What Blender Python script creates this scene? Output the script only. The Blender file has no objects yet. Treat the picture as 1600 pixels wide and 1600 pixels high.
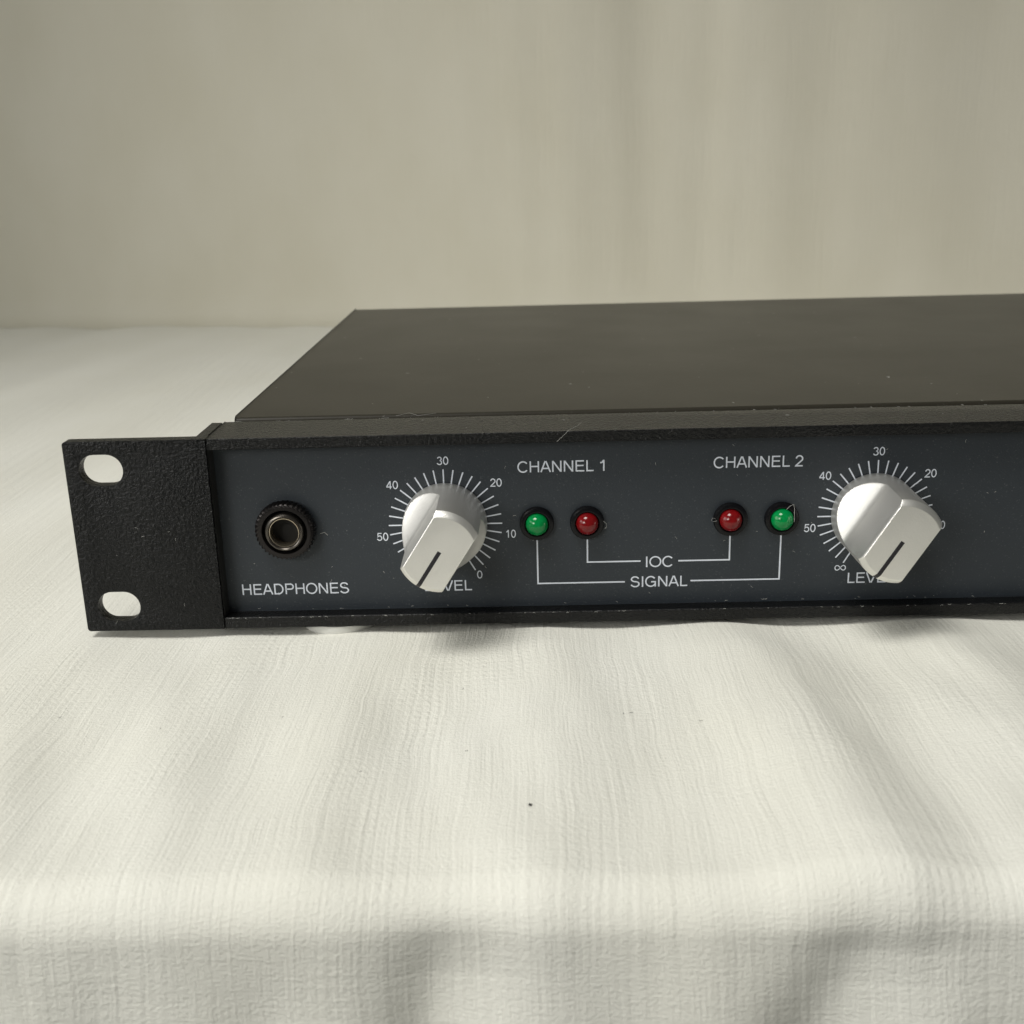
import bpy, bmesh, math, random
import numpy as np
from mathutils import Matrix, Vector
random.seed(7)
C = bpy.context.scene.collection
S = 0.001                                   # everything below is written in millimetres
R_ = math.radians

# ------------------------------------------------------------------ camera
PITCH, ROLL, YAW, FPX = 0.2984, -0.0271, -0.0209, 1809.94
cam_d = bpy.data.cameras.new('camera'); cam = bpy.data.objects.new('camera', cam_d); C.objects.link(cam)
cy, sy, cp, sp = math.cos(YAW), math.sin(YAW), math.cos(PITCH), math.sin(PITCH)
fw = Vector((sy*cp, cy*cp, -sp)); rt0 = Vector((cy, -sy, 0)); up0 = rt0.cross(fw)
cr, sr = math.cos(ROLL), math.sin(ROLL)
rt = cr*rt0 + sr*up0; up = -sr*rt0 + cr*up0
m = Matrix.Identity(4)
for i in range(3):
    m[i][0] = rt[i]; m[i][1] = up[i]; m[i][2] = -fw[i]
m.translation = Vector((101.083, -239.95, 99.84))*S
cam.matrix_world = m
cam_d.sensor_width = 36; cam_d.lens = 36*FPX/1600
cam_d.clip_start = 0.01; cam_d.clip_end = 20
cam_d.dof.use_dof = True; cam_d.dof.focus_distance = 0.256; cam_d.dof.aperture_fstop = 32
cam_d.dof.aperture_blades = 0
sc = bpy.context.scene; sc.camera = cam

# ------------------------------------------------------------------ world and lamps (soft daylight of a room with a window on the left, plus an added backdrop fill)
w = bpy.data.worlds.new('World'); sc.world = w; w.use_nodes = True
bg = w.node_tree.nodes['Background']
bg.inputs[0].default_value = (0.98, 1.0, 0.92, 1); bg.inputs[1].default_value = 0.085
def area(name, loc, target, sx, sy_, power, col, spread=180):
    d = bpy.data.lights.new(name, 'AREA'); d.shape = 'RECTANGLE'; d.size = sx; d.size_y = sy_
    d.energy = power; d.color = col; d.spread = R_(spread)
    o = bpy.data.objects.new(name, d); C.objects.link(o); o.location = loc
    o.rotation_euler = (Vector(target)-Vector(loc)).to_track_quat('-Z', 'Y').to_euler(); return o
area('window_light', (-0.95, -0.45, 0.40), (0.16, -0.16, 0.05), 1.3, 0.6, 1.15, (1.0, 0.99, 0.96), 64)
area('left_window_pane_light', (-0.80, -0.95, 0.35), (0.13, 0.0, 0.02), 0.5, 0.5, 0.55, (0.62, 0.82, 1.0))
area('ceiling_light', (-0.30, -0.45, 1.3), (0.06, -0.1, 0.0), 0.7, 0.6, 1.62, (1.0, 0.985, 0.93), 50)
area('backdrop_fill_light', (-0.75, -1.1, 0.6), (0.22, 0.5, 0.13), 0.6, 0.5, 0.66, (1.0, 0.965, 0.88), 38)  # added fill with no known source, brightens the middle of the backdrop
sc.view_settings.view_transform = 'Standard'; sc.view_settings.look = 'None'
sc.view_settings.exposure = 0.0; sc.view_settings.gamma = 1.0
sc.render.engine = 'CYCLES'

# ------------------------------------------------------------------ materials
def mat(name, col, rough=.5, metal=0., spec=.5, coat=0.):
    M = bpy.data.materials.new(name); M.use_nodes = True
    b = M.node_tree.nodes['Principled BSDF']
    b.inputs['Base Color'].default_value = (*col, 1); b.inputs['Roughness'].default_value = rough
    b.inputs['Metallic'].default_value = metal; b.inputs['Specular IOR Level'].default_value = spec
    b.inputs['Coat Weight'].default_value = coat
    return M
class G:
    """small helper round a node tree"""
    def __init__(s, M): s.M = M; s.t = M.node_tree; s.b = s.t.nodes['Principled BSDF']; s.tc = s.t.nodes.new('ShaderNodeTexCoord')
    def n(s, kind, **kw):
        x = s.t.nodes.new(kind)
        for k, v in kw.items(): setattr(x, k, v)
        return x
    def l(s, a, b): s.t.links.new(a, b)
    def mapped(s, src, scale):
        mp = s.n('ShaderNodeMapping'); mp.inputs['Scale'].default_value = scale; s.l(s.tc.outputs[src], mp.inputs[0]); return mp.outputs[0]
    def noise(s, src='Object', scale=(1, 1, 1), detail=3, rough=.5, vec=None):
        x = s.n('ShaderNodeTexNoise'); x.inputs['Scale'].default_value = 1; x.inputs['Detail'].default_value = detail
        x.inputs['Roughness'].default_value = rough
        s.l(vec if vec is not None else s.mapped(src, scale), x.inputs['Vector']); return x.outputs[0]
    def math(s, op, a, b=None, clamp=False):
        x = s.n('ShaderNodeMath', operation=op); x.use_clamp = clamp
        for i, v in enumerate((a, b)):
            if v is None: continue
            if isinstance(v, (int, float)): x.inputs[i].default_value = v
            else: s.l(v, x.inputs[i])
        return x.outputs[0]
    def ramp(s, f, p0, p1, c0, c1):
        x = s.n('ShaderNodeMapRange'); x.inputs[1].default_value = p0; x.inputs[2].default_value = p1
        x.inputs[3].default_value = c0; x.inputs[4].default_value = c1; s.l(f, x.inputs[0]); return x.outputs[0]
    def mixc(s, f, a, b):
        x = s.n('ShaderNodeMix', data_type='RGBA'); s.l(f, x.inputs[0])
        x.inputs[6].default_value = (*a, 1); x.inputs[7].default_value = (*b, 1); return x.outputs[2]
    def bump(s, h, dist, strength=1., prev=None):
        x = s.n('ShaderNodeBump'); x.inputs['Distance'].default_value = dist; x.inputs['Strength'].default_value = strength
        s.l(h, x.inputs['Height'])
        if prev is not None: s.l(prev, x.inputs['Normal'])
        return x.outputs[0]

def powder(name, col, rough, size, depth, spec=.5, dust=.0):
    M = mat(name, col, rough, spec=spec); g = G(M)
    k = 1000/size
    a = g.noise(scale=(k, k, k), detail=2, rough=.55)
    b = g.noise(scale=(k*3.1, k*3.1, k*3.1), detail=1)
    h = g.math('ADD', a, g.math('MULTIPLY', b, .35))
    g.l(g.bump(h, depth*S), g.b.inputs['Normal'])
    big = g.noise(scale=(40, 40, 40), detail=3)
    g.l(g.ramp(big, .3, .7, rough-.015, rough+.02), g.b.inputs['Roughness'])
    # fine pale dust grains lying in the paint
    d = g.noise(scale=(2600, 2600, 2600), detail=1)
    f = g.math('MULTIPLY', g.ramp(d, .66, .8, 0, 1), dust)
    g.l(g.mixc(f, col, (.35, .36, .35)), g.b.inputs['Base Color'])
    return M
M_ear = powder('black_powder_coat', (.0034, .0038, .0044), .28, .80, .50, spec=.25, dust=.03)
M_rail = powder('black_textured_aluminium', (.006, .0062, .0066), .27, .75, .34, spec=.28, dust=.06)
M_cover = powder('satin_black_steel', (.024, .021, .014), .42, .7, .03, spec=.56, dust=.14)
M_panel = powder('blue_grey_printed_panel', (.0225, .0285, .036), .50, .45, .06, spec=.46, dust=.14)
M_dark = mat('black_void', (.004, .004, .004), .8)
M_ink = mat('light_grey_ink', (.66, .70, .78), .55)
M_knob = mat('satin_silver_paint', (.84, .83, .80), .41, .92)
g = G(M_knob); k = g.noise(scale=(3300, 3300, 3300), detail=2)
g.l(g.bump(k, 0.03*S), g.b.inputs['Normal'])
g.l(g.ramp(g.noise(scale=(160, 160, 160)), .3, .7, .42, .49), g.b.inputs['Roughness'])
M_line = mat('black_pointer_paint', (.010, .008, .012), .5)
M_bezel = mat('gloss_black_plastic', (.004, .004, .005), .25, spec=.22)
M_nut = mat('black_nickel', (.032, .029, .029), .30, .85)
M_barrel = mat('worn_nickel', (.10, .09, .08), .26, .9)
M_brass = mat('jack_bore_metal', (.52, .45, .35), .22, .95)
M_foot = mat('white_felt', (.60, .60, .57), .95)
M_steel = mat('dark_screw_steel', (.05, .05, .05), .35, .9)
def lens_mat(name, deep, bright):
    M = mat(name, bright, .13, spec=.32); b = M.node_tree.nodes['Principled BSDF']
    b.inputs['Subsurface Weight'].default_value = .35; b.inputs['Subsurface Radius'].default_value = (1, 1, 1)
    b.inputs['Subsurface Scale'].default_value = .0008
    b.inputs['Coat Weight'].default_value = .25; b.inputs['Coat Roughness'].default_value = .05
    g = G(M); r = g.noise(scale=(500, 500, 500)); g.l(g.mixc(g.ramp(r, .3, .7, 0, 1), deep, bright), g.b.inputs['Base Color'])
    return M
M_green = lens_mat('green_lens_resin', (.0, .20, .045), (.0, .25, .06))
M_red = lens_mat('red_lens_resin', (.14, .003, .004), (.20, .004, .006))

def cloth_mat(name, col, k):
    """woven cotton: UV is arc length in millimetres (u across, v along the cloth)"""
    M = mat(name, col, .9, spec=.15); g = G(M)
    b = g.b; b.inputs['Sheen Weight'].default_value = .12; b.inputs['Sheen Roughness'].default_value = .5
    # slow wandering of the threads
    wob = g.n('ShaderNodeTexNoise'); wob.inputs['Scale'].default_value = .035; wob.inputs['Detail'].default_value = 2
    g.l(g.tc.outputs['UV'], wob.inputs['Vector'])
    vm = g.n('ShaderNodeVectorMath', operation='MULTIPLY_ADD'); g.l(wob.outputs[1], vm.inputs[0])
    vm.inputs[1].default_value = (3.5, 4, 0); g.l(g.tc.outputs['UV'], vm.inputs[2]); V = vm.outputs[0]
    def mp(sx, sy_, det=3, rough=.5):
        q = g.n('ShaderNodeMapping'); q.inputs['Scale'].default_value = (sx, sy_, 1); g.l(V, q.inputs[0])
        return g.noise(vec=q.outputs[0], detail=det, rough=rough)
    def wave(axis, pitch, dist):
        x = g.n('ShaderNodeTexWave', wave_type='BANDS', bands_direction=axis, wave_profile='SIN')
        x.inputs['Scale'].default_value = 1/pitch*math.pi/10; x.inputs['Distortion'].default_value = dist
        x.inputs['Detail'].default_value = 2; x.inputs['Detail Scale'].default_value = 1.2
        g.l(V, x.inputs['Vector']); return x.outputs[1]
    lines = g.math('ADD', mp(.36, .012, 4, .62), g.math('MULTIPLY', mp(1.25, .035, 3, .6), .55))               # bundles of thicker warp threads
    cross = g.math('ADD', mp(.016, .42, 4, .62), g.math('MULTIPLY', mp(.10, 1.3, 2, .6), .4))               # thicker weft threads
    fine = mp(1.7, 2.4, 3, .6)                 # crumpled threads
    grain = mp(.65, 2.0, 3, .6)
    wv = g.math('MULTIPLY', wave('X', 1.75, 1.6), wave('Y', 2.1, 2.0))
    mask = g.ramp(mp(.035, .02, 2), .48, .66, .0, 1)
    h = g.math('MULTIPLY', lines, 1.0)
    h = g.math('ADD', h, g.math('MULTIPLY', cross, .30))
    h = g.math('ADD', h, g.math('MULTIPLY', g.math('MULTIPLY', wv, mask), .26))
    h2 = g.math('ADD', fine, g.math('MULTIPLY', grain, .8))
    n1 = g.bump(h, .25*S*k); n2 = g.bump(h2, .155*S*k, prev=n1)
    g.l(n2, g.b.inputs['Normal'])
    st = g.ramp(mp(.02, .012, 4), .35, .7, 0, 1)
    g.l(g.mixc(st, col, tuple(c*f for c, f in zip(col, (.955, .95, .93)))), g.b.inputs['Base Color'])
    return M
M_cloth = cloth_mat('cream_cotton_cloth', (.78, .775, .715), 1.0)
M_back = cloth_mat('cream_backdrop_cloth', (.66, .635, .545), .8)

# ------------------------------------------------------------------ mesh helpers
def tag(o, label=None, cat=None, group=None, kind=None):
    if label: o['label'] = label
    if cat: o['category'] = cat
    if group: o['group'] = group
    if kind: o['kind'] = kind
    return o
def obj(name, V, F, material, parent=None, smooth=None, loc=None, bevel=0, seg=2):
    me = bpy.data.meshes.new(name); me.from_pydata([tuple(c*S for c in v) for v in V], [], F)
    bm = bmesh.new(); bm.from_mesh(me)
    if bevel:
        bmesh.ops.remove_doubles(bm, verts=bm.verts, dist=1e-7)
        es = [e for e in bm.edges if len(e.link_faces) == 2 and e.calc_face_angle(0) > R_(35)]
        bmesh.ops.bevel(bm, geom=es, offset=bevel*S, segments=seg, affect='EDGES', profile=.5, clamp_overlap=True)
    bmesh.ops.recalc_face_normals(bm, faces=bm.faces)
    bm.to_mesh(me); bm.free()
    me.materials.append(material)
    if smooth:
        for p in me.polygons: p.use_smooth = True
        me.set_sharp_from_angle(angle=R_(smooth))
    o = bpy.data.objects.new(name, me); C.objects.link(o)
    if parent is not None: o.parent = parent
    if loc: o.location = [c*S for c in loc]
    return o
def box(x0, x1, y0, y1, z0, z1):
    V = [(x, y, z) for x in (x0, x1) for y in (y0, y1) for z in (z0, z1)]
    return V, [(0, 1, 3, 2), (4, 6, 7, 5), (0, 4, 5, 1), (2, 3, 7, 6), (0, 2, 6, 4), (1, 5, 7, 3)]
def join(*parts):
    V, F = [], []
    for v, f in parts:
        n = len(V); V += v; F += [tuple(i+n for i in q) for q in f]
    return V, F
def extrude_x(profile, x0, x1):
    """closed (y,z) profile run along x"""
    n = len(profile); V = [(x0, y, z) for y, z in profile]+[(x1, y, z) for y, z in profile]
    F = [(i, (i+1) % n, (i+1) % n+n, i+n) for i in range(n)]+[tuple(range(n)), tuple(range(n, 2*n))]
    return V, F
def lathe(prof, n=64, cx=0, cz=0, closed=False):
    """profile of (radius, y); axis along y"""
    V, F = [], []
    for r, y in prof:
        for i in range(n):
            a = 2*math.pi*i/n; V.append((cx+r*math.cos(a), y, cz+r*math.sin(a)))
    for j in range(len(prof)-1):
        for i in range(n):
            k = (i+1) % n; F.append((j*n+i, j*n+k, (j+1)*n+k, (j+1)*n+i))
    if not closed:
        F.append(tuple(range(n))); F.append(tuple(range((len(prof)-1)*n, len(prof)*n)))
    else:
        j = len(prof)-1
        for i in range(n): k = (i+1) % n; F.append((j*n+i, j*n+k, k, i))
    return V, F

# ------------------------------------------------------------------ tablecloth (one sheet: table top, rounded front edge, hanging front)
def interp(pts, y):
    """pts: (y, x) with falling y"""
    ys = [p[0] for p in pts][::-1]; xs = [p[1] for p in pts][::-1]
    return np.interp(y, ys, xs)
rng = np.random.RandomState(3)
def smooth_noise(a, b, la, lb, n=10, seed=0):
    r = np.random.RandomState(seed); out = 0
    for _ in range(n):
        ka, kb = r.uniform(-1, 1)/la, r.uniform(-1, 1)/lb
        out = out+np.sin(2*math.pi*(ka*a+kb*b)+r.uniform(0, 6.28))
    return out/math.sqrt(n)
Y_EDGE, RAD, Z0, LEAN = -90.5, 8.0, -2.3, .20
def build_cloth():
    xs = np.concatenate([np.linspace(-520, -60, 60), np.linspace(-58, 250, 300), np.linspace(254, 760, 70)])
    vt = np.concatenate([np.linspace(620, 30, 90), np.linspace(28, Y_EDGE, 130)])       # flat part (world y)
    arc = np.linspace(0, math.pi/2-LEAN, 22)[1:]
    dr = np.concatenate([np.linspace(1, 60, 70), np.linspace(63, 260, 30)])
    base = [(y, Z0, 0, 1, Y_EDGE-y if False else -y) for y in vt]
    for a in arc: base.append((Y_EDGE-RAD*math.sin(a), Z0-RAD*(1-math.cos(a)), -math.sin(a), math.cos(a), -Y_EDGE+RAD*a))
    a = math.pi/2-LEAN; sl, cl_ = math.sin(LEAN), math.cos(LEAN); y0, z0, s0 = Y_EDGE-RAD*math.sin(a), Z0-RAD*(1-math.cos(a)), -Y_EDGE+RAD*a
    for d in dr: base.append((y0-d*sl, z0-d*cl_, -cl_, sl, s0+d))
    B = np.array(base); s = B[:, 4][:, None]*np.ones(len(xs))[None]; x = xs[None]*np.ones(len(B))[:, None]
    yy = -s                                                    # arc position as if unrolled
    D = np.zeros_like(x)
    def ridge(pts, amp, wl, wr):
        c = interp(pts, yy); dx = x-c
        g_ = np.where(dx < 0, np.exp(-(dx/wl)**2), np.exp(-(dx/wr)**2)); am = np.interp(yy, [p[0] for p in amp][::-1], [p[1] for p in amp][::-1])
        return g_*am
    E0 = Y_EDGE
    D += ridge([(40, 136), (0, 141), (-40, 149), (-92, 153), (-110, 152), (-160, 158)], [(10, .6), (-12, 2.6), (-60, 4.2), (-92, 3.6), (-104, 1.0), (-160, .5)], 17, 11)
    D += ridge([(40, 100), (0, 102), (-45, 107), (-92, 102), (-160, 100)], [(10, .5), (-8, 1.7), (-50, 2.1), (-90, 1.2), (-110, .3)], 15, 10)
    D += ridge([(40, 66), (0, 64), (-48, 62), (-92, 64), (-160, 60)], [(10, .4), (-15, 1.1), (-60, 1.5), (-90, 1.0), (-110, .3)], 13, 11)
    D += ridge([(40, 30), (-19, 35), (-70, 39), (-92, 41), (-160, 44)], [(10, .2), (-20, .8), (-70, 1.1), (-90, .8), (-110, .2)], 12, 9)
    D += ridge([(40, -6), (-32, 2), (-78, 9), (-92, 11)], [(40, .3), (-40, .9), (-90, .6), (-110, .2)], 12, 8)
    D += ridge([(40, 196), (-8, 190), (-40, 186), (-92, 196)], [(10, .7), (-10, 2.2), (-50, 3.2), (-92, 2.0), (-110, .6)], 17, 13)
    # folds of the hanging part: valleys left of x=88 and x=148, soft swells between
    def valley(pts, amp, wl, wr): return -ridge(pts, amp, wl, wr)
    D += valley([(-80, 93), (-100, 88), (-125, 82), (-160, 78)], [(-84, 0), (-97, 1.2), (-107, 3.0), (-160, 5)], 7, 12)
    D += valley([(-80, 158), (-100, 151), (-125, 138), (-160, 126)], [(-84, 0), (-98, 1.8), (-109, 3.2), (-160, 5.5)], 10, 18)
    D += valley([(-80, 44), (-102, 40), (-160, 30)], [(-88, 0), (-104, 1.2), (-160, 3)], 11, 9)
    D += valley([(-80, 64), (-110, 62), (-160, 60)], [(-88, 0), (-112, 1.2), (-160, 3)], 8, 8)
    D += valley([(-80, 190), (-110, 186), (-160, 176)], [(-88, 0), (-110, 2.8), (-160, 5)], 13, 10)
    D += valley([(-80, 12), (-110, 14), (-160, 14)], [(-88, 0), (-110, 2.0), (-160, 5)], 13, 10)
    fr = np.clip((8-yy)/30, 0, 1)
    D += smooth_noise(x, yy, 26, 60, 12, 4)*.42*fr + smooth_noise(x, yy, 12, 30, 12, 9)*.10*fr
    drop = np.clip((-yy-100)/40, 0, 1)
    D += smooth_noise(x, yy, 22, 70, 12, 21)*.9*drop
    back = np.clip((yy-8)/60, 0, 1)*np.clip((20-x)/30, 0, 1)
    D += smooth_noise(x, yy, 60, 220, 12, 31)*1.0*back
    # flat where the device rests
    under = np.clip((x-24)/8, 0, 1)*np.clip((yy-1)/5, 0, 1)*np.clip((300-yy)/20, 0, 1)
    D = D*(1-under)+under*np.minimum(D, 0)*.2
    lip = np.clip((x-28)/5, 0, 1)*np.clip((yy+12)/11, 0, 1)*(yy < 300)
    D = np.where(lip > 0, np.minimum(D, 2.15+(1-lip)*3), D)
    P = np.stack([x, B[:, 0][:, None]+D*B[:, 2][:, None], B[:, 1][:, None]+D*B[:, 3][:, None]], -1)
    nr, nc = x.shape
    V = P.reshape(-1, 3)*S
    F = [(j*nc+i, (j+1)*nc+i, (j+1)*nc+i+1, j*nc+i+1) for j in range(nr-1) for i in range(nc-1)]
    me = bpy.data.meshes.new('tablecloth'); me.from_pydata(V.tolist(), [], F)
    uv = me.uv_layers.new(name='UVMap'); li = np.zeros(len(me.loops), dtype=np.int32); me.loops.foreach_get('vertex_index', li)
    u = np.stack([x.ravel(), yy.ravel()], -1)[li]; uv.data.foreach_set('uv', u.ravel().astype(np.float32))
    for p in me.polygons: p.use_smooth = True
    me.materials.append(M_cloth)
    o = bpy.data.objects.new('tablecloth', me); C.objects.link(o)
    md = o.modifiers.new('thickness', 'SOLIDIFY'); md.thickness = .6*S; md.offset = -1 
    return o
cl = build_cloth()
tag(cl, 'cream woven cotton cloth spread under the black unit and folded over the table edge', 'tablecloth')
# the table the cloth lies on
V, F = box(-500, 740, Y_EDGE+1.2, 618, -34, Z0-2.4)
tb = obj('table_top', V, F, mat('pale_wood_top', (.45, .36, .25), .6), bevel=2)
tag(tb, 'pale table top hidden beneath the cream cloth', 'table')

# ------------------------------------------------------------------ backdrop cloth
def build_back():
    xs = np.linspace(-700, 900, 420); zs = np.linspace(-3.2, 620, 60)
    x = xs[None]*np.ones(len(zs))[:, None]; z = zs[:, None]*np.ones(len(xs))[None]
    y = 511-.146*(x+37)
    amp = np.clip((x+60)/180, .10, 1)
    n = 0
    r = np.random.RandomState(12)
    for c, wd, a in [(20, 16, 3), (62, 22, 4), (98, 9, 3), (128, 14, 5), (160, 9, 4), (186, 12, 5), (214, 7, 3), (246, 16, 5), (290, 14, 5), (330, 20, 6), (-60, 40, 3), (-150, 50, 5), (390, 25, 8), (450, 22, 7)]:
        cx = c+z*r.uniform(-.05, .05); n = n-a*.42*np.exp(-((x-cx)/(wd*1.35))**2)
    y = y+n*np.clip(z/60+.35, 0, 1)*.8+smooth_noise(x, z, 90, 900, 10, 5)*1.2*amp
    y = y-8*np.exp(-np.clip(z+3, 0, None)/7.)                   # foot of the drape runs out on to the table
    nr, nc = x.shape
    V = (np.stack([x, y, z], -1).reshape(-1, 3)*S).tolist()
    F = [(j*nc+i, j*nc+i+1, (j+1)*nc+i+1, (j+1)*nc+i) for j in range(nr-1) for i in range(nc-1)]
    me = bpy.data.meshes.new('backdrop_cloth'); me.from_pydata(V, [], F)
    uv = me.uv_layers.new(name='UVMap'); li = np.zeros(len(me.loops), dtype=np.int32); me.loops.foreach_get('vertex_index', li)
    uv.data.foreach_set('uv', np.stack([x.ravel(), z.ravel()], -1)[li].ravel().astype(np.float32))
    for p in me.polygons: p.use_smooth = True
    me.materials.append(M_back)
    o = bpy.data.objects.new('backdrop_cloth', me); C.objects.link(o)
    md = o.modifiers.new('thickness', 'SOLIDIFY'); md.thickness = .8*S; md.offset = 0
    return o
tag(build_back(), 'tall cream backdrop cloth hanging in soft upright folds behind the unit', 'backdrop')

# ------------------------------------------------------------------ the rack unit
H = 43.7; W = 482.0; XL = 31.1; XR = W-XL; YP = 4.5; DEPTH = 217.8
unit = bpy.data.objects.new('rack_unit', None); C.objects.link(unit); unit.empty_display_size = .05
tag(unit, 'black one-unit rack amplifier with blue-grey front panel and two silver knobs', 'audio unit')

def slot_loop(cx, cz, L, Hh, n=14):
    r = Hh/2; c = L/2-r; pts = []
    for k in range(n+1): a = -math.pi/2+math.pi*k/n; pts.append((cx+c+r*math.cos(a), cz+r*math.sin(a)))
    for k in range(n+1): a = math.pi/2+math.pi*k/n; pts.append((cx-c+r*math.cos(a), cz+r*math.sin(a)))
    return pts
def make_ear(mirror=False):
    # front plate 3 mm thick with two slots, then a rearward flange against the body
    x1 = XL-.25; t = 3.0; bm = bmesh.new()
    outer = []
    rc = .75
    for (cx, cz, a0) in ((x1-.01, 0, None), (x1-.01, H, None), (rc, H-rc, 90), (rc, rc, 180)):
        if a0 is None: outer.append((cx, cz))
        else:
            for k in range(7): a = R_(a0+15*k); outer.append((cx+rc*math.cos(a), cz+rc*math.sin(a)))
    loops = [outer, slot_loop(7.75, 5.85, 9.55, 6.95), slot_loop(7.75, 37.3, 9.55, 6.95)]
    es = []
    for L in loops:
        vs = [bm.verts.new((x*S, 0, z*S)) for x, z in L]
        es += [bm.edges.new((vs[i], vs[(i+1) % len(vs)])) for i in range(len(vs))]
    fr = bmesh.ops.triangle_fill(bm, use_beauty=True, use_dissolve=False, edges=es)
    faces = [f for f in bm.faces]
    ex = bmesh.ops.extrude_face_region(bm, geom=faces)
    vs = [v for v in ex['geom'] if isinstance(v, bmesh.types.BMVert)]
    bmesh.ops.translate(bm, verts=vs, vec=(0, t*S, 0))
    bmesh.ops.recalc_face_normals(bm, faces=bm.faces)
    be = [e for e in bm.edges if len(e.link_faces) == 2 and e.calc_face_angle(0) > R_(60)]
    bmesh.ops.bevel(bm, geom=be, offset=.35*S, segments=3, affect='EDGES', profile=.5, clamp_overlap=True)
    me = bpy.data.meshes.new('rack_ear'); bm.to_mesh(me); bm.free()
    V = [tuple(c/S for c in v.co) for v in me.vertices]; F = [tuple(p.vertices) for p in me.polygons]
    V2, F2 = extrude_x([(t-.3, .05), (16.6, .05), (16.6, H-.05), (t-.3, H-.05)], 27.9, x1-.02)
    bm2 = bmesh.new(); vv = [bm2.verts.new(v) for v in V2]
    for f in F2: bm2.faces.new([vv[i] for i in f])
    bmesh.ops.recalc_face_normals(bm2, faces=bm2.faces)
    bmesh.ops.bevel(bm2, geom=list(bm2.edges), offset=.3, segments=2, affect='EDGES', clamp_overlap=True)
    bm2.verts.index_update()
    V3 = [tuple(v.co) for v in bm2.verts]; F3 = [tuple(v.index for v in f.verts) for f in bm2.faces]; bm2.free()
    V, F = join((V, F), (V3, F3))
    if mirror: V = [(W-x, y, z) for x, y, z in V]
    return obj('rack_ear', V, F, M_ear, unit, smooth=35)
make_ear(); make_ear(True)

# rails: the top one a flat strip with a turned-down lip, the bottom one its mirror
def rail(name, prof):
    V, F = extrude_x(prof, XL, XR)
    return obj(name, V, F, M_rail, unit, bevel=.28, seg=2, smooth=40)
rail('top_rail', [(0, H), (0, H-2.45), (1.6, H-2.45), (1.6, H-2.7), (6.2, H-2.7), (6.2, H-1.6), (16.7, H-1.6), (16.7, H)])
rail('bottom_rail', [(0, 0), (16.7, 0), (16.7, 1.6), (6.2, 1.6), (6.2, 2.3), (1.1, 2.3), (.9, 2.62), (0, 2.62)])
for x0, x1 in ((XL-.24, XL+.02), (XR-.02, XR+.24)):
    V, F = box(x0, x1, .9, 16, .4, H-.4); obj('side_spacer', V, F, M_dark, unit)
# the printed panel
V, F = box(XL+.03, XR-.03, YP, YP+1.4, 1.9, H-1.9)
panel = obj('front_panel', V, F, M_panel, unit)

# chassis and cover; the front edge of the cover rolls down into the gap behind the rail
CX0, CX1 = 32.4, W-32.4
prof = []
for k in range(9): a = R_(180-90*k/8); prof.append((20.4+1.1+1.1*math.cos(a), H-1.1+1.1*math.sin(a)))
prof += [(DEPTH-.8, H), (DEPTH, H-.8), (DEPTH, 1.2), (DEPTH-1, .6), (20.4, .6)]
V, F = extrude_x(prof, CX0, CX1)
obj('top_cover', V, F, M_cover, unit, bevel=.45, seg=2, smooth=35)
V, F = box(CX0+1, CX1-1, YP+1.5, 19.2, 1.7, H-3); obj('chassis', V, F, M_dark, unit)
for (cx, cy_, l) in ((56, 9.2, 1), (W-56, 9.2, 0), (56, 200, 0), (W-56, 200, 0)):
    n = 40; V = []; F = []
    prof = [(9.0, -.02), (10.4, -.25), (10.6, -1.0), (10.4, -2.1), (9.4, -2.3)]
    for r, z in prof:
        for i in range(n): a = 2*math.pi*i/n; V.append((.86*r*math.cos(a), .86*r*math.sin(a), z))
    for j in range(4):
        for i in range(n): F.append((j*n+i, j*n+(i+1) % n, (j+1)*n+(i+1) % n, (j+1)*n+i))
    F.append(tuple(range(n))); F.append(tuple(range(4*n, 5*n)))
    f = obj('foot', V, F, M_foot, unit, smooth=50, loc=(cx, cy_, 0))
# screw heads on the left side of the cover
for (yy_, zz) in ((158, 38.5), (60, 22)):
    V, F = [], []
    n = 20
    for r, x in ((2.6, 0.05), (2.6, -.5), (1.9, -1.0)):
        for i in range(n): a = 2*math.pi*i/n; V.append((x, r*math.cos(a), r*math.sin(a)))
    for j in range(2):
        for i in range(n): F.append((j*n+i, j*n+(i+1) % n, (j+1)*n+(i+1) % n, (j+1)*n+i))
    F.append(tuple(range(n))); F.append(tuple(range(2*n, 3*n)))
    obj('screw', V, F, M_steel, unit, smooth=40, loc=(CX0, yy_, zz))

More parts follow.
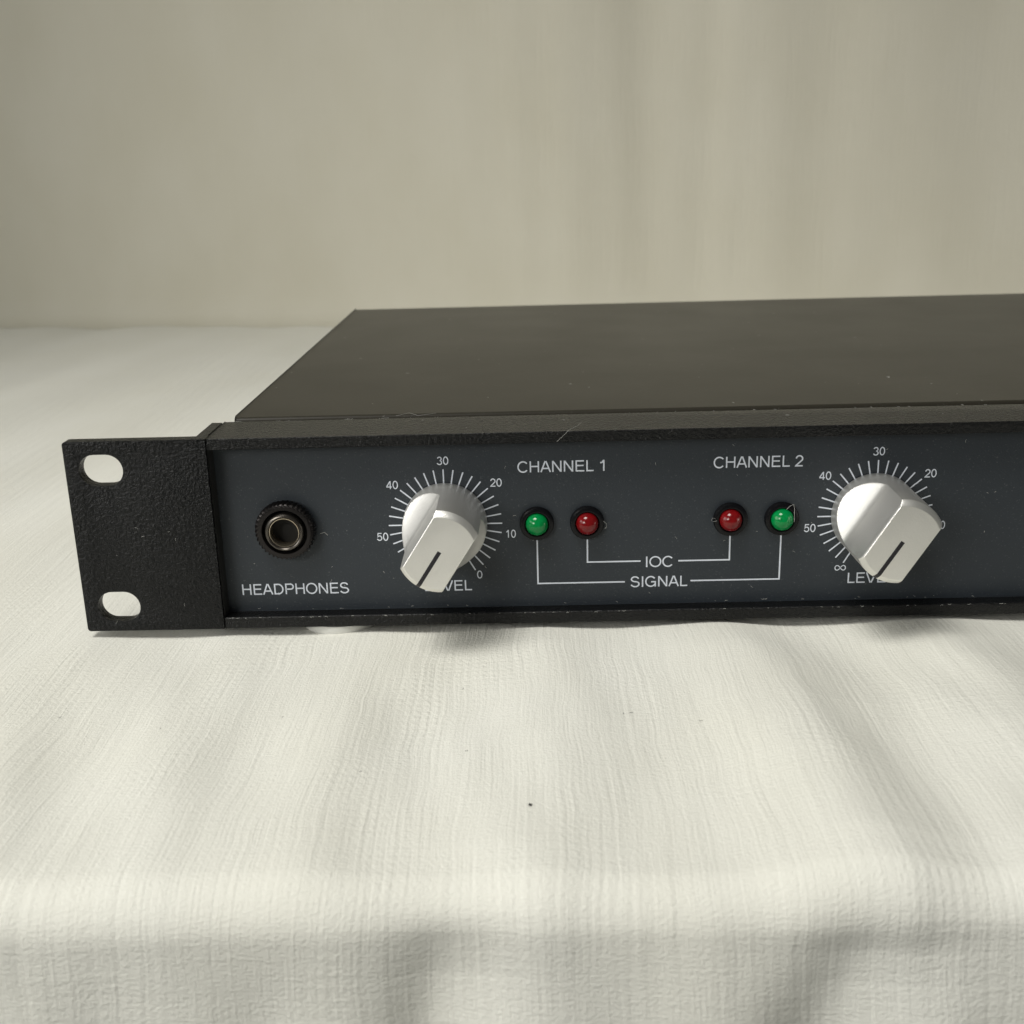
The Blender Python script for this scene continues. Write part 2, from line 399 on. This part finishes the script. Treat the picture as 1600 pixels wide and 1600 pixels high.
# ------------------------------------------------------------------ printing on the panel
def arc(cx, cz, rx, rz, a0, a1, n=None):
    n = n or max(6, int(abs(a1-a0)/9)); return [(cx+rx*math.cos(R_(a0+(a1-a0)*k/n)), cz+rz*math.sin(R_(a0+(a1-a0)*k/n))) for k in range(n+1)]
h_ = .055
GL = {
 'H': (1.006, [[(.16, 0), (.16, 1)], [(.85, 0), (.85, 1)], [(.16, .53), (.85, .53)]]),
 'E': (.929, [[(.86, h_), (.17, h_), (.17, 1-h_), (.83, 1-h_)], [(.17, .53), (.79, .53)]]),
 'A': (.929, [[(.06, 0), (.44, 1)], [(.87, 0), (.49, 1)], [(.18, .33), (.75, .33)]]),
 'D': (1.006, [[(.17, h_), (.48, h_)]+arc(.48, .5, .41, .5-h_, -90, 90)+[(.17, 1-h_), (.17, h_)]]),
 'P': (.929, [[(.17, 0), (.17, 1-h_), (.58, 1-h_)]+arc(.58, .71, .25, .71-.475, 90, -90)+[(.17, .475)]]),
 'O': (1.083, [arc(.54, .5, .45, .465, 0, 360, 44)]),
 'N': (1.006, [[(.16, 0), (.16, 1)], [(.85, 0), (.85, 1)], [(.17, .98), (.84, .02)]]),
 'S': (.929, [arc(.455, .735, .31, .225, 12, 270)+arc(.465, .27, .345, .24, 90, -168)[1:]]),
 'C': (1.006, [arc(.53, .5, .43, .465, 40, 320)]),
 'L': (.774, [[(.17, 1), (.17, h_), (.74, h_)]]),
 'I': (.387, [[(.193, 0), (.193, 1)]]),
 'G': (1.083, [arc(.53, .5, .435, .465, 38, 328), [(.93, 0), (.93, .47), (.56, .47)]]),
 'V': (.929, [[(.05, 1), (.43, 0)], [(.50, 0), (.88, 1)]]),
 '1': (.774, [[(.45, 0), (.45, 1)], [(.15, .74), (.32, .78), (.42, .96)]]),
 '2': (.774, [arc(.385, .69, .27, .265, 175, -28)+[(.12, .10), (.10, h_), (.69, h_)]]),
 '3': (.774, [arc(.37, .735, .24, .22, 165, -90)+arc(.37, .275, .28, .235, 90, -168)[1:]]),
 '4': (.774, [[(.53, 0), (.53, .99)], [(.50, .95), (.08, .30)], [(.04, .26), (.72, .26)]]),
 '5': (.774, [[(.66, 1-h_), (.21, 1-h_), (.14, .50)]+arc(.37, .335, .28, .285, 140, -165)]),
 '0': (.774, [arc(.387, .5, .275, .46, 0, 360, 36)]),
 ' ': (.387, []),
}
class Ink:
    def __init__(s): s.V = []; s.F = []; s.k = 0
    def stroke(s, pts, wd):
        n = len(pts); closed = n > 3 and math.dist(pts[0], pts[-1]) < 1e-6
        if closed: pts = pts[:-1]; n -= 1
        y = YP-.018-.004*(s.k % 6); s.k += 1; L, Rr = [], []
        for i in range(n):
            p = pts[i]; a = pts[i-1] if (i > 0 or closed) else None; b = pts[(i+1) % n] if (i < n-1 or closed) else None
            d1 = Vector((p[0]-a[0], p[1]-a[1])).normalized() if a else None; d2 = Vector((b[0]-p[0], b[1]-p[1])).normalized() if b else None
            if d1 is None: d1 = d2
            if d2 is None: d2 = d1
            n1 = Vector((-d1.y, d1.x)); n2 = Vector((-d2.y, d2.x)); mm = n1+n2
            mm = mm.normalized() if mm.length > .3 else n1
            q = wd/2/max(.45, mm.dot(n1))
            L.append((p[0]+mm.x*q, y, p[1]+mm.y*q)); Rr.append((p[0]-mm.x*q, y, p[1]-mm.y*q))
        o = len(s.V); s.V += L+Rr
        for i in range(n-1+(1 if closed else 0)):
            j = (i+1) % n; s.F.append((o+i, o+j, o+n+j, o+n+i))
    def text(s, t, x, z, cap, wd=None, right=False, centre=False):
        tot = sum(GL[c][0] for c in t)*cap
        if right: x -= tot
        if centre: x -= tot/2
        for c in t:
            adv, st = GL[c]
            for q in st: s.stroke([(x+a*cap, z+b*cap) for a, b in q], wd or cap*.125)
            x += adv*cap
    def build(s, name): 
        me = bpy.data.meshes.new(name); me.from_pydata([tuple(c*S for c in v) for v in s.V], [], s.F)
        me.materials.append(M_ink); o = bpy.data.objects.new(name, me); C.objects.link(o); o.parent = panel
        # ink faces must look outwards (-y)
        bm = bmesh.new(); bm.from_mesh(me)
        for f in bm.faces:
            f.normal_update()
            if f.normal.y > 0: f.normal_flip()
        bm.to_mesh(me); bm.free(); return o
def word(t, x, z, cap=2.5, label=None, **kw):
    k = Ink(); k.text(t, x, z, cap, **kw); o = k.build('printed_word'); o['label'] = label or 'printed word '+t; return o
def word_span(t, x0, x1, z, cap, label=None):
    """set so that the ink runs from x0 to x1"""
    k = Ink(); k.text(t, 0, z, cap); xs = [v[0] for v in k.V]; a, b = min(xs), max(xs); f = (x1-x0)/(b-a)
    k.V = [(x0+(v[0]-a)*f, v[1], v[2]) for v in k.V]; o = k.build('printed_word'); o['label'] = label or 'printed word '+t; return o
word_span('HEADPHONES', 34.5, 58.7, 6.3, 2.55)
word_span('CHANNEL 1', 97.4, 116.4, 33.6, 2.5)
word_span('CHANNEL 2', 140.1, 159.5, 33.65, 2.5)
word_span('IOC', 125.6, 131.5, 11.1, 2.5)
word_span('SIGNAL', 122.2, 134.9, 6.4, 2.5)
D1, D2, DZ, DR = 81.15, 175.8, 22.1, 12.6
word_span('LEVEL', D1-5.25, D1+5.35, 6.4, 2.45)
word_span('LEVEL', D2-5.1, D2+5.45, 6.35, 2.45)
LW = .34
for nm, segs in (('signal_bracket', [[(101.4, 18.6), (101.4, 7.68), (120.9, 7.68)], [(135.6, 7.66), (155.4, 7.66), (155.4, 18.6)]]),
                 ('ioc_bracket', [[(112.55, 18.6), (112.55, 12.55), (124.4, 12.55)], [(132.8, 12.45), (144.15, 12.45), (144.15, 18.6)]])):
    for q in segs:
        k = Ink(); k.stroke(q, LW); k.build('bracket_line')
for cx in (D1, D2):
    for i in range(-15, 16):
        a = R_(90-10*i); k = Ink()
        k.stroke([(cx+8.45*math.cos(a), DZ+8.45*math.sin(a)), (cx+DR*math.cos(a), DZ+DR*math.sin(a))], .30); k.build('tick_mark')
    for t, dx0, dx1, z in (('30', -1.3, 1.25, 35.75), ('40', -12.65, -10.05, 30.5), ('20', 10.15, 12.75, 30.55), ('50', -15.4, -12.85, 18.58), ('10', 13.4, 15.55, 18.68), ('0', 6.6, 7.8, 9.2)):
        k = Ink(); k.text(t, 0, z, 1.82, wd=.24); xs = [v[0] for v in k.V]; a, b = min(xs), max(xs)
        f = (dx1-dx0)/(b-a); k.V = [(cx+dx0+(v[0]-a)*f, v[1], v[2]) for v in k.V]
        k.build('printed_number')['label'] = 'printed number '+t
    k = Ink(); pts = []
    for i in range(49):
        t = 2*math.pi*i/48+.001; dnm = 1+math.sin(t)**2; pts.append((cx-6.9+1.16*math.cos(t)/dnm, 10.0+1.55*math.sin(t)*math.cos(t)/dnm))
    pts[-1] = pts[0]; k.stroke(pts, .2); k.build('printed_number')['label'] = 'printed infinity sign'

# ------------------------------------------------------------------ knobs
def knob(cx, ang):
    """body lofted from a full circle to a bar; ang = lean of the bar from upright"""
    n = 360; lv = [(0, 9.15, 99), (.25, 9.3, 99), (3.3, 9.2, 99), (3.45, 9.17, 9.10)]
    u_, h__ = 9.10, 3.45
    for k in range(1, 25):                                  # sloping shoulders that run up into the grip through a fillet
        t = k/24
        if k <= 16: a_ = 42+16*k/16; du = 3.42/16; dh = du*math.tan(R_(a_))
        else: a_ = 58+32*(k-16.5)/8; ds = 3.9*R_(4); du = ds*math.cos(R_(a_)); dh = ds*math.sin(R_(a_))
        u_ -= du; h__ += dh; lv.append((h__, 9.17-.08*t, u_))
    lv += [(12.6, 9.06, 5.09), (19.0, 8.93, 5.0), (19.35, 8.88, 5.0), (19.9, 8.50, 4.97), (20.2, 8.15, 4.93), (20.42, 7.9, 4.82), (20.5, 7.75, 4.68)]
    V = []
    for h, Rr, wd in lv:
        for i in range(n):
            a = 2*math.pi*i/n; u = max(-wd, min(wd, Rr*math.cos(a))); V.append((u, -h, Rr*math.sin(a)))
    F = []
    for j in range(len(lv)-1):
        for i in range(n): k = (i+1) % n; F.append((j*n+i, j*n+k, (j+1)*n+k, (j+1)*n+i))
    F.append(tuple(range(n))); F.append(tuple(range((len(lv)-1)*n, len(lv)*n)))
    o = obj('knob', V, F, M_knob, unit, smooth=24, loc=(cx, YP-.15, DZ+.3))
    o.rotation_euler = (0, R_(ang), 0)
    # pointer groove filled with black, from the centre down over the end
    hw = .42; path = [(.35, 20.52), (-7.74, 20.52), (-7.92, 20.42), (-8.17, 20.22), (-8.52, 19.92), (-8.9, 19.37), (-8.94, 18.9)]
    V, F = [], []
    for z, h in path:
        V += [(-hw, -h-.015, z), (hw, -h-.015, z), (-hw, -h+.5, z+.3), (hw, -h+.5, z+.3)]
    for j in range(len(path)-1):
        a, b = 4*j, 4*j+4; F += [(a, a+1, b+1, b), (a, b, b+2, a+2), (a+1, a+3, b+3, b+1), (a+2, b+2, b+3, a+3)]
    F += [(0, 2, 3, 1), (4*len(path)-4, 4*len(path)-3, 4*len(path)-1, 4*len(path)-2)]
    obj('pointer_line', V, F, M_line, o)
    return o
k1 = knob(D1, 32.7); k1['label'] = 'left silver level knob between the headphone socket and CHANNEL 1'
k2 = knob(D2-.25, 32.4); k2.scale = (1.015, .975, 1.015); k2['label'] = 'right silver level knob beside CHANNEL 2'

# ------------------------------------------------------------------ indicator lamps
def lamp(cx, cz, M, label):
    e = obj('indicator_lamp', *lathe([(3.35, 0), (3.78, -.15), (3.80, -.9), (3.6, -1.35), (3.1, -1.55), (2.72, -1.5), (2.52, -1.2), (2.5, -.3), (2.9, 0)], 56, closed=True), M_bezel, unit, smooth=40, loc=(cx, YP-.02, cz))
    e['label'] = label
    prof = [(2.46, .3), (2.46, -1.3)]+[(2.46*math.cos(R_(a)), -1.3-2.2*math.sin(R_(a))) for a in (8, 16, 24, 32, 40, 48, 56, 64, 72, 79, 85)]+[(.02, -3.5)]
    obj('lens', *lathe(prof, 48), M, e, smooth=60)
lamp(101.4, 22.05, M_green, 'left green signal lamp under CHANNEL 1')
lamp(112.5, 22.0, M_red, 'left red lamp under CHANNEL 1')
lamp(144.0, 22.1, M_red, 'right red lamp under CHANNEL 2')
lamp(155.25, 22.0, M_green, 'right green signal lamp under CHANNEL 2')

# ------------------------------------------------------------------ headphone socket
JX, JZ = 45.9, 22.0
# knurled nut: diamond knurl as alternating teeth in slanted rows
n = 120; V = []; F = []
rows = [(0, 5.9), (-.3, 6.35), (-.9, 6.5), (-1.5, 6.5), (-2.1, 6.5), (-2.6, 6.4), (-2.95, 6.1), (-3.2, 5.75), (-3.2, 5.05), (-2.4, 4.8), (-1.0, 4.75), (0, 4.75)]
for j, (y, r) in enumerate(rows):
    for i in range(n):
        a = 2*math.pi*(i+j*.55 if j < 7 else i)/n
        rr = r+(.26 if (i % 3 == 0) else -.16)*(1 if 1 <= j <= 6 else 0)
        V.append((rr*math.cos(a), y, rr*math.sin(a)))
for j in range(len(rows)):
    for i in range(n): k = (i+1) % n; jj = (j+1) % len(rows); F.append((j*n+i, j*n+k, jj*n+k, jj*n+i))
jack = bpy.data.objects.new('headphone_socket', None); C.objects.link(jack); jack.parent = unit; jack.location = (JX*S, YP*S, JZ*S); jack.empty_display_size = .01
obj('knurled_nut', V, F, M_nut, jack, smooth=28)
obj('washer', *lathe([(4.74, -.02), (4.74, -1.3), (4.1, -1.3), (4.1, -.02)], 48, closed=True), M_dark, jack, smooth=30)
obj('threaded_barrel', *lathe([(4.3, 0), (4.3, -1.6), (4.15, -1.8), (4.3, -2.0), (4.12, -2.2), (4.28, -2.4), (4.1, -2.6), (4.25, -2.9), (4.2, -3.5), (4.0, -3.8), (3.75, -3.9), (3.5, -3.7), (3.4, -3.4), (3.4, -2), (3.4, 0)], 56, closed=True), M_barrel, jack, smooth=28)
obj('inner_sleeve', *lathe([(3.38, -.4), (3.38, -3.35), (3.30, -3.52), (3.16, -3.5), (3.08, -3.3), (3.08, -.4)], 56, closed=True), M_brass, jack, smooth=40)
obj('contact_plate', *lathe([(3.15, -.3), (3.15, -.05), (1.2, -.05), (1.2, -.4)], 40), M_dark, jack, smooth=30)

# ------------------------------------------------------------------ lint and crumbs
def fibre(pts, r, name, M, parent=None):
    V, F = [], []; P = [Vector(p) for p in pts]
    for i, p in enumerate(P):
        d = (P[min(i+1, len(P)-1)]-P[max(i-1, 0)]).normalized(); a = d.orthogonal().normalized(); b = d.cross(a)
        for k in range(4): V.append(tuple(p+r*(a*math.cos(k*math.pi/2)+b*math.sin(k*math.pi/2))))
    for i in range(len(P)-1):
        for k in range(4): F.append((4*i+k, 4*i+(k+1) % 4, 4*i+4+(k+1) % 4, 4*i+4+k))
    return V, F
M_lint = mat('pale_lint', (.55, .55, .52), .9)
parts = []
def lint(x, y, z, L, normal='y', r=.035, bend=1.0, ang=None):
    a = random.uniform(0, 6.28) if ang is None else ang; c = random.uniform(-1, 1)*bend; pts = []
    for k in range(7):
        t = k/6-.5; aa = a+c*t*2; u = L*t*math.cos(a+c*t); v = L*t*math.sin(a+c*t)+c*L*.3*t*t
        pts.append((x+u, y, z+v) if normal == 'y' else (x+u, y+v, z))
    parts.append(fibre(pts, r, '', None))
# the ones that can be seen in the photograph
parts.append(fibre([(155.6, 1.0, 25.0), (156.3, .8, 25.8), (157.0, .7, 26.2), (157.2, .6, 25.2), (157.2, .4, 23.8), (157.3, .6, 22.2)], .036, '', None))
parts.append(fibre([(116.0, 2.6, 22.7), (116.6, 2.4, 22.2), (116.7, 2.4, 21.4), (116.3, 2.6, 20.9)], .022, '', None))
parts.append(fibre([(140.6, 2.8, 22.6), (139.9, 2.6, 22.9), (139.6, 2.6, 22.3), (140.1, 2.7, 22.0), (140.9, 2.7, 22.2)], .022, '', None))
parts.append(fibre([(106.0, -.1, 41.5), (107.2, -.3, 42.6), (108.6, -.2, 44.0), (110.5, 3, 44.1), (111.6, 7, 44.0)], .024, '', None))
parts.append(fibre([(70, 16.8, 44.2), (73, 18, 44.6), (75, 17, 44.1), (79, 18.5, 44.3)], .025, '', None))
parts.append(fibre([(53.2, 4.3, 20.6), (54.2, 4.2, 20.9), (54.9, 4.2, 20.2)], .035, '', None))
for _ in range(40): lint(random.uniform(33, 205), YP-.03, random.uniform(4, 39), random.uniform(.2, .7), 'y', random.uniform(.018, .035))
for _ in range(7): lint(random.uniform(2, 28), -.02, random.uniform(2, 40), random.uniform(.3, 1.0), 'y', .02)
for _ in range(60): lint(random.uniform(33, 205), random.uniform(17, 19), H-.4, random.uniform(.4, 1.8), 'z', .03)
for _ in range(60): lint(random.uniform(34, 205), random.uniform(1, 200), H+.03, random.uniform(.3, 1.0), 'z', .03)
for _ in range(45): lint(random.uniform(32, 205), -.01, 2.55+random.uniform(-.12, .05), random.uniform(.2, .8), 'y', .025, ang=random.uniform(-.3, .3))
for _ in range(26): lint(random.uniform(32, 205), YP-.1, random.uniform(2.6, 3.0), random.uniform(.2, .7), 'y', .028, ang=random.uniform(-.5, .5))
V, F = join(*parts); du = obj('dust_lint', V, F, M_lint); tag(du, 'pale dust and lint fibres clinging to the black unit', kind='stuff')

# a crumb and a few dark fibres on the cloth, dropped on to its surface
from mathutils.bvhtree import BVHTree
bvh = BVHTree.FromPolygons([v.co[:] for v in cl.data.vertices], [tuple(p.vertices) for p in cl.data.polygons])
def drop(x, y):
    h = bvh.ray_cast(Vector((x*S, y*S, .03)), Vector((0, 0, -1))); return h[0].z/S
bm = bmesh.new(); bmesh.ops.create_icosphere(bm, subdivisions=2, radius=.30)
for v in bm.verts: v.co *= random.uniform(.75, 1.2); v.co.z *= .6
V = [tuple(v.co) for v in bm.verts]; F = [tuple(v.index for v in f.verts) for f in bm.faces]; bm.free()
tag(obj('crumb', V, F, M_dark, smooth=50, loc=(99.3, -74.9, drop(99.3, -74.9)+.2)), 'tiny dark crumb lying on the cream cloth in front of the unit', 'crumb')
parts = []
for (x, y, L, a) in ((131, -46, .9, .1), (117, -42, .6, 1.5), (118.4, -41.6, .8, -.1), (88, -55, .7, .4), (52, -40, .6, 1.2), (8, -38, .7, .3), (70, -62, .5, .9), (30, -45, .5, 2.0), (86, -29, .6, 1.4)):
    z = drop(x, y)+.07; parts.append(fibre([(x+L*t*math.cos(a+t), y+L*t*math.sin(a+t), z) for t in (-.5, -.2, .1, .5)], .032, '', None))
V, F = join(*parts); tag(obj('cloth_fluff', V, F, M_line), 'short dark fibres scattered on the cream cloth', kind='stuff')
